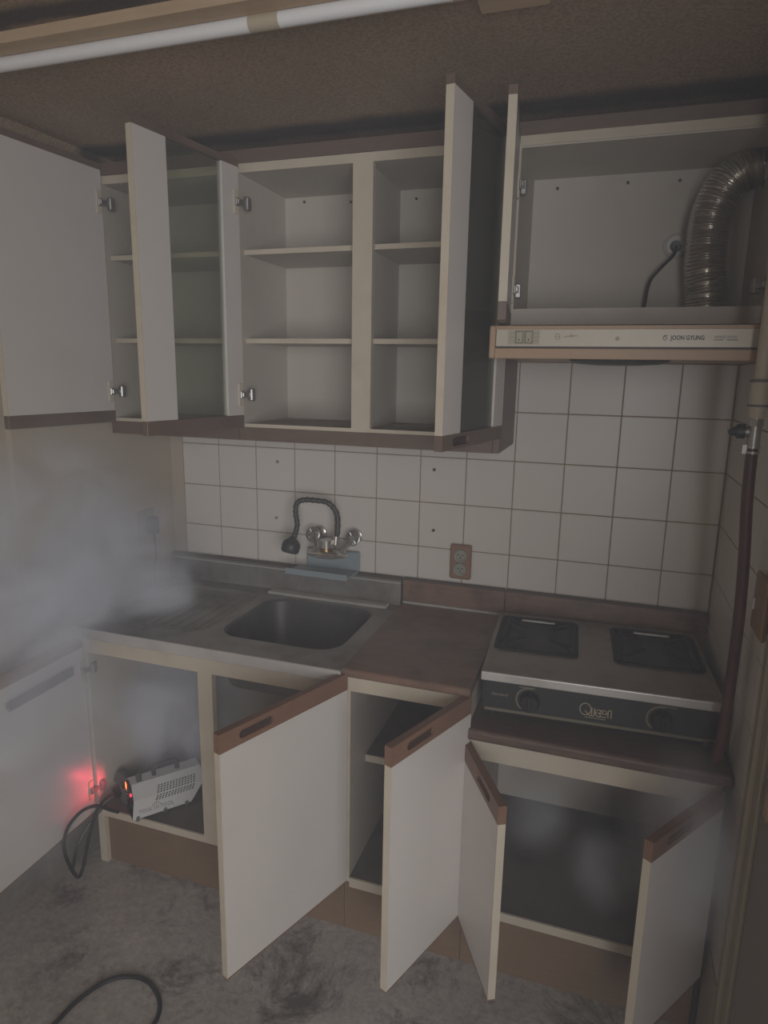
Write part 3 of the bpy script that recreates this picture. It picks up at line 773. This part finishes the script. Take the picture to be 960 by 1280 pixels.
plug_spots = [(.947, 1.279, 'dark wall plug in the tile high above the wall socket'), (.951, 1.079, 'brown wall plug in the tile left of the double socket'),
              (.386, 1.272, 'faint upper screw plug in the tile left of the tap'), (.379, 1.072, 'faint lower screw plug in the tile left of the black spout')]
for x, z, lb in plug_spots:
    tag(MB((x, -.006, z)).cyl((x, -.001, z), (x, -.0045, z), .0052, n=12).cyl((x, -.004, z), (x, -.006, z), .0026, n=8).build('wall_plug', mat('wall_plug', (.10, .075, .05), .7) if x > .9 else mat('faint_plug', (.36, .29, .25), .7)), lb, 'wall plug')

# ------------------------------------------------------------------ gas pipe, valve, hose
gp = thing('gas_pipe', 'pale vertical gas pipe with grey valve at the right wall', 'pipe', (1.742, -.56, 1.5))
o_ = gp.location
px, py = 1.742, -.56
MB(o_).cyl((px, py, 1.565), (px, py, CEIL-.001), .0135, n=20).build('pipe_body', offwhite_pipe, gp, True)
mb = MB(o_); mb.lathe([(.0135, 1.58), (.0175, 1.578), (.0185, 1.572), (.0185, 1.530), (.0165, 1.520), (.0165, 1.505), (.0, 1.505)], (px, py, 0), n=22); mb.build('coupling', offwhite_pipe, gp, True)
mb = MB(o_)
for z in (1.578, 1.530): mb.lathe([(.0165, z-.003), (.0195, z-.002), (.0195, z+.002), (.0165, z+.003)], (px, py, 0), n=22)
mb.build('joint_ring', pvc_grey, gp, True)
mb = MB(o_); mb.cyl((px, py, 1.445), (px, py, 1.508), .0125, n=16).cyl((px, py, 1.490), (px, py, 1.503), .015, n=6).cyl((px-.010, py, 1.478), (px-.018, py, 1.478), .011, n=14)
mb.build('valve_body', dull_chrome, gp, True)
mb = MB(o_); mb.cyl((px-.018, py, 1.478), (px-.032, py, 1.478), .0145, n=16).cyl((px-.032, py, 1.478), (px-.048, py, 1.476), .011, .004, n=16); mb.build('valve_knob', dark_plastic, gp, True)
gh = thing('gas_hose', 'dark red rubber gas hose hanging from the valve to the stove', 'hose', (1.74, -.55, 1.0))
o_ = gh.location
MB(o_).tube([(px, py, 1.455), (px+.001, py, 1.40), (px+.003, py-.003, 1.33), (px+.011, py-.005, 1.21), (px+.016, py-.006, 1.08), (px+.016, py-.008, .95), (px+.014, py-.012, .85), (px+.010, py-.010, .77), (px+.012, py+.02, .735), (px+.030, py+.10, .738)], .0115, n=14, smooth=8).build('hose', hose_red, gh, True)
mb = MB(o_)
for z in (1.449, 1.437): mb.lathe([(.0118, z-.003), (.0142, z-.0025), (.0142, z+.0025), (.0118, z+.003)], (px, py, 0), n=18)
mb.box(px-.020, px-.010, py-.008, py, 1.433, 1.453, bev=.001); mb.build('hose_clamp', dull_chrome, gh, True)

# ------------------------------------------------------------------ wall cabinets
UZ0, UZ1, UY = 1.376, 2.175, -.30
def upper(name, label, x0, x1, mids, shelves):
    c = thing(name, label, 'cabinet', ((x0+x1)/2, -.15, UZ0))
    t = .016
    panel(c, 'side_panel', inner_lam, x0, x0+t, UY+.002, -.008, UZ0+.038, UZ1-.034)
    panel(c, 'side_panel', wood_grey if x1 > 1 else inner_lam, x1-t, x1, UY+.002, -.008, UZ0, UZ1-.034)
    panel(c, 'side_edge', edging, x1-t, x1, UY-.001, UY+.002, UZ0+.040, UZ1-.034)
    panel(c, 'side_edge', edging, x0, x0+t, UY-.001, UY+.002, UZ0+.040, UZ1-.034)
    panel(c, 'back_panel', inner_lam, x0+t, x1-t, -.014, -.008, UZ0+.04, UZ1-.04)
    panel(c, 'top_panel', inner_lam, x0+t, x1-t, UY+.002, -.014, UZ1-.058, UZ1-.034)
    panel(c, 'bottom_panel', dusty_bottom, x0+t, x1-t, UY+.002, -.014, UZ0+.032, UZ0+.050)
    panel(c, 'bottom_edge', edging, x0+t, x1-t, UY-.001, UY+.002, UZ0+.040, UZ0+.050)
    panel(c, 'top_edge', edging, x0+t, x1-t, UY-.001, UY+.002, UZ1-.058, UZ1-.036)
    panel(c, 'bottom_strip', wood_grey, x0, x1-.0165 if x1 > 1 else x1, UY-.003, -.04, UZ0, UZ0+.038)
    panel(c, 'top_strip', wood_grey, x0, x1, UY-.003, -.01, UZ1-.034, UZ1)
    for z in shelves:
        for a, b in mids:
            panel(c, 'shelf', inner_lam, a, b, UY+.026, -.014, z-.012, z)
            panel(c, 'shelf_edge', edging, a, b, UY+.022, UY+.026, z-.013, z+.0005)
    return c
dusty_bottom = mat('dusty_shelf', (.40, .35, .28), .8, c2=(.22, .18, .14), scale=8, dirt=.8, dirt_c=(.10, .08, .065), dscale=9)  # dusty cabinet bottom, two tones mixed by noise
ua = upper('wall_cabinet', 'single door white wall cabinet at the left with smoke stained door open', -.046, .4175, [(-.030, .4015)], (1.672, 1.918))
ub = upper('wall_cabinet', 'double wall cabinet with two open glass doors above the tap', .4185, 1.194, [(.4345, .786), (.818, 1.178)], (1.672, 1.918))
panel(ub, 'centre_stile', edging, .776, .832, UY-.0025, UY+.018, UZ0+.042, UZ1-.036)
panel(ub, 'partition', inner_lam, .786, .818, UY+.018, -.014, UZ0+.050, UZ1-.058)
make_door(ua, -.024, UY-.010, 1, 95.2,   .375, 1.414, 2.172, rail='bottom', rail_h=.036, recess=False, label='plain white door with brown bottom rail')
make_door(ub, .440, UY-.012, 1, 99.5, .370, 1.416, 2.146, rail='bottom', rail_h=.036, recess=False, glass=(.066, .265), label='left glass door swung open past square')
make_door(ub, 1.184, UY-.008, -1, 79.7, .384, 1.418, 2.142, rail='bottom', rail_h=.034, recess=True, glass=(.066, .285), label='right glass door standing open edge on')
mb = MB(ub.location)
for x, z in ((.502, 2.103), (.659, 2.094), (.868, 2.091)): mb.cyl((x, -.0145, z), (x, -.018, z), .004, n=10)
mb.build('screw_head', print_dark, ub)

# ------------------------------------------------------------------ hood cabinet, hood, duct
hc = thing('hood_cabinet', 'open wall cabinet holding the silver duct above the range hood', 'cabinet', (1.49, -.15, 1.705))
HX0, HX1 = 1.196, 1.788
panel(hc, 'side_panel', inner_lam, HX0, HX0+.016, UY+.002, -.008, 1.706, UZ1-.03)
panel(hc, 'side_panel', inner_lam, HX1-.016, HX1, UY+.002, -.008, 1.706, UZ1-.03)
panel(hc, 'side_edge', edging, HX0, HX0+.016, UY-.001, UY+.002, 1.706, UZ1-.03)
panel(hc, 'side_edge', edging, HX1-.016, HX1, UY-.001, UY+.002, 1.706, UZ1-.03)
panel(hc, 'back_panel', inner_lam, HX0+.016, HX1-.016, -.014, -.008, 1.706, UZ1-.03)
panel(hc, 'top_panel', inner_lam, HX0+.016, HX1-.016, UY+.002, -.014, UZ1-.056, UZ1-.03)
panel(hc, 'top_edge', edging, HX0+.016, HX1-.016, UY-.001, UY+.002, UZ1-.052, UZ1-.030)
panel(hc, 'bottom_panel', inner_lam, HX0+.016, HX1-.016, UY+.002, -.014, 1.706, 1.745)
panel(hc, 'top_strip', wood_grey, HX0, HX1, UY-.003, -.01, UZ1-.030, UZ1)
make_door(hc, 1.208, UY-.008, 1, 83.8, .300, 1.694, 2.142, rail='bottom', rail_h=.038, recess=False, label='left door of the hood cabinet seen edge on')
make_door(hc, 1.774, UY-.008, -1, 104.0, .298, 1.694, 2.142, rail='bottom', rail_h=.038, recess=False, t=.015, label='right door of the hood cabinet folded back to the wall')
for x, z in ((1.277, 2.093), (1.462, 2.096), (1.592, 2.093)):
    MB(hc.location).cyl((x, -.0145, z), (x, -.019, z), .0042, n=10).build('screw_head', print_dark, hc)
for x in (1.339, 1.607):
    mb = MB(hc.location); mb.box(x-.022, x+.022, -.05, -.018, 1.745, 1.750, bev=.001).box(x-.004, x+.004, -.04, -.028, 1.750, 1.764, bev=.001).cyl((x, -.034, 1.75), (x, -.034, 1.757), .008, n=8)
    mb.build('mounting_clip', dark_plastic, hc)
so = thing('hood_outlet', 'round white outlet with dark plug and cord inside the hood cabinet', 'socket', (1.598, -.014, 1.93))
o_ = so.location
mb = MB(o_); mb.lathe([(.0, .006), (.024, .006), (.027, .010), (.031, .008), (.033, 0)], (1.598, -.0145, 1.93), (0, -1, 0), n=26); mb.build('outlet_ring', white_plastic, so, True)
MB(o_).cyl((1.598, -.019, 1.928), (1.598, -.048, 1.926), .015, .011, n=16).build('plug', dark_plastic, so, True)
MB(o_).tube([(1.598, -.046, 1.924), (1.592, -.052, 1.900), (1.565, -.058, 1.87), (1.540, -.060, 1.835), (1.533, -.055, 1.79), (1.530, -.05, 1.752)], .0042, n=8).build('cord', black_rubber, so, True)
du = thing('exhaust_duct', 'ribbed silver foil exhaust duct bending into the right cabinet side', 'duct', (1.68, -.13, 1.746))
o_ = du.location
path = [(1.676, -.125, 1.7465), (1.673, -.125, 1.80), (1.664, -.125, 1.86), (1.662, -.125, 1.93), (1.668, -.125, 1.99), (1.690, -.125, 2.045), (1.722, -.125, 2.075), (1.757, -.125, 2.084), (1.7705, -.125, 2.086)]
mb = MB(o_); NR = 64
mb.tube(path, .048, n=36, smooth=30, radii=lambda u: 0.0480+.0015*math.sin(u*NR*2*PI), closed_caps=False)
mb.build('foil_tube', alu, du, True)

hd_ = thing('range_hood', 'slim tan range hood with cream control panel over the gas stove', 'hood', (1.49, -.25, 1.62))
o_ = hd_.location
HF = -.500
mb = MB(o_)
mb.prism([(-.010, 1.622), (-.010, 1.702), (-.30, 1.702), (HF+.03, 1.690), (HF+.006, 1.690), (HF+.006, 1.622)], lambda p, q, u: (u, p, q), 1.196, 1.787)
mb.build('body', tan_plastic, hd_)
MB(o_).box(1.1905, 1.204, HF-.004, HF+.02, 1.618, 1.690, bev=.002).build('end_cap', tan_plastic, hd_)
MB(o_).box(1.204, 1.787, HF-.002, HF+.01, 1.6815, 1.690, bev=.001).build('top_lip', tan_plastic, hd_)
MB(o_).box(1.204, 1.787, HF-.002, HF+.01, 1.618, 1.6405, bev=.001).build('bottom_lip', tan_plastic, hd_)
MB(o_).box(1.204, 1.787, HF+.001, HF+.008, 1.6405, 1.645).build('shadow_gap', print_dark, hd_)
MB(o_).box(1.2055, 1.787, HF, HF+.01, 1.645, 1.6815).build('control_panel', hood_panel_m, hd_)
MB(o_).box(1.232, 1.302, HF-.0006, HF+.001, 1.649, 1.680).build('switch_sticker', sticker_m, hd_)
for x in (1.2575, 1.2785):
    MB(o_).box(x-.0095, x+.0095, HF-.002, HF+.001, 1.651, 1.679, bev=.0008).build('switch_frame', print_mid, hd_)
    MB(o_).box(x-.0075, x+.0075, HF-.0045, HF-.001, 1.653, 1.677, bev=.0015).cyl((x, HF-.0042, 1.659), (x, HF-.0052, 1.659), .0017, n=8).build('rocker_switch', sticker_m, hd_)
    MB(o_).cyl((x, HF-.0048, 1.659), (x, HF-.0056, 1.659), .0018, n=8).build('switch_dot', print_dark, hd_)
fx = lambda x, z, d: (x, HF-.0002-d, z)
mb = MB(o_)
strokes(mb, [arc(1.341, 1.666, .0052, .0062, 0, 360, 16), [(1.337, 1.666), (1.345, 1.666)], [(1.355, 1.664), (1.362, 1.667), (1.372, 1.6675), (1.384, 1.668)], [(1.368, 1.664), (1.369, 1.672)], [(1.373, 1.664), (1.3735, 1.671)]], .0012, fx)
for z in (1.657, 1.665, 1.673): strokes(mb, [[(1.2365, z), (1.2455, z)], [(1.2905, z), (1.2985, z)]], .0009, fx)
mb.build('panel_symbols', print_mid, hd_)
MB(o_).cyl((1.467, HF, 1.662), (1.467, HF-.0015, 1.662), .0045, n=14).build('pilot_lens', sticker_m, hd_)
text('JOON GYUNG', .0125, print_dark, hd_, Matrix.Translation(Vector((1.606, HF-.0006, 1.6635))-o_) @ FRONT, sx=.80, shear=.0, bold=.0003)
text('RANGE  HOOD', .0075, print_mid, hd_, Matrix.Translation(Vector((1.678, HF-.0006, 1.6652))-o_) @ FRONT, sx=.82, shear=.2)
mb = MB(o_)
strokes(mb, [[(1.656, 1.6595), (1.674, 1.6595)], [(1.680, 1.6595), (1.702, 1.6595)], arc(1.563, 1.664, .0045, .005, 40, 300, 12), [(1.560, 1.668), (1.567, 1.662)]], .0013, fx)
mb.build('maker_mark', print_dark, hd_)
mb = MB(o_); mb.lathe([(.115, 1.622), (.113, 1.617), (.095, 1.611), (.05, 1.608), (.0, 1.6075)], (1.475, -.345, 0), n=36)
mb.build('filter_grille', hood_dark, hd_, True)

# ------------------------------------------------------------------ smoke
def smoke_mat(name, puffs, seed=0.):
    m = bpy.data.materials.new(name); m.use_nodes = True
    nt = m.node_tree; nt.nodes.clear(); L = nt.links.new
    out = N(nt, 'ShaderNodeOutputMaterial'); pv = N(nt, 'ShaderNodeVolumePrincipled')
    pv.inputs['Color'].default_value = (.86, .905, 1.0, 1); pv.inputs['Anisotropy'].default_value = -.3
    L(pv.outputs[0], out.inputs['Volume'])
    if puffs is None:
        pv.inputs['Density'].default_value = .05; return m
    tc = N(nt, 'ShaderNodeTexCoord')
    nz = N(nt, 'ShaderNodeTexNoise'); nz.inputs['Scale'].default_value = 4.2; nz.inputs['Detail'].default_value = 3; nz.inputs['Distortion'].default_value = 1.1
    L(tc.outputs['Object'], nz.inputs['Vector'])
    mr = N(nt, 'ShaderNodeMapRange'); mr.inputs[1].default_value = .38; mr.inputs[2].default_value = .66; mr.inputs[3].default_value = .25; mr.inputs[4].default_value = 1.6
    L(nz.outputs['Fac'], mr.inputs[0])
    total = None
    for c, rad, k in puffs:
        mp = N(nt, 'ShaderNodeMapping'); mp.vector_type = 'POINT'
        mp.inputs['Scale'].default_value = tuple(1/r for r in rad); mp.inputs['Location'].default_value = tuple(-a/r for a, r in zip(c, rad))
        L(tc.outputs['Object'], mp.inputs[0])
        ln = N(nt, 'ShaderNodeVectorMath', operation='LENGTH'); L(mp.outputs[0], ln.inputs[0])
        ms = N(nt, 'ShaderNodeMapRange', interpolation_type='SMOOTHERSTEP'); ms.inputs[1].default_value = 1.0; ms.inputs[2].default_value = .1; ms.inputs[3].default_value = 0; ms.inputs[4].default_value = k
        L(ln.outputs['Value'], ms.inputs[0])
        if total is None: total = ms.outputs[0]
        else:
            ad = N(nt, 'ShaderNodeMath', operation='ADD'); L(total, ad.inputs[0]); L(ms.outputs[0], ad.inputs[1]); total = ad.outputs[0]
    mu = N(nt, 'ShaderNodeMath', operation='MULTIPLY'); L(total, mu.inputs[0]); L(mr.outputs[0], mu.inputs[1])
    L(mu.outputs[0], pv.inputs['Density'])
    return m
LEFT = [((-.03, -.62, 1.03), (.24, .52, .48), 7.5),
        ((.05, -.30, .98), (.26, .36, .30), 2.0),
        ((.13, -.34, .865), (.14, .16, .15), 15.0),
        ((.02, -.55, .86), (.20, .30, .14), 7.0),
        ((.20, -.34, .54), (.30, .32, .36), 6.0),
        ((.06, -.82, .60), (.22, .42, .46), 2.6)]
RIGHT = [((1.70, -.62, .58), (.16, .26, .24), 6.0),
         ((1.36, -.40, .42), (.13, .18, .10), 3.5),
         ((1.55, -.42, .31), (.13, .18, .10), 3.5),
         ((1.50, -.30, .58), (.26, .20, .11), 2.0)]
for nm, lb, pf, b in (('smoke', 'pale smoke drifting up the left wall and over the sink drainboard', LEFT, (-.0975, .50, -1.24, -.0075, .10, 1.50)),
                      ('smoke', 'faint smoke curling out of the low stove cabinet', RIGHT, (1.21, XR-.0006, -.92, -.04, .19, .86)),
                      ('haze', 'thin grey haze filling the whole kitchen corner', None, (-.0976, XR-.0004, -1.70, -.0065, .001, CEIL-.001))):
    o = MB().box(*b).build(nm, smoke_mat(nm, pf)); o['kind'] = 'stuff'; o['label'] = lb; o['category'] = 'smoke'
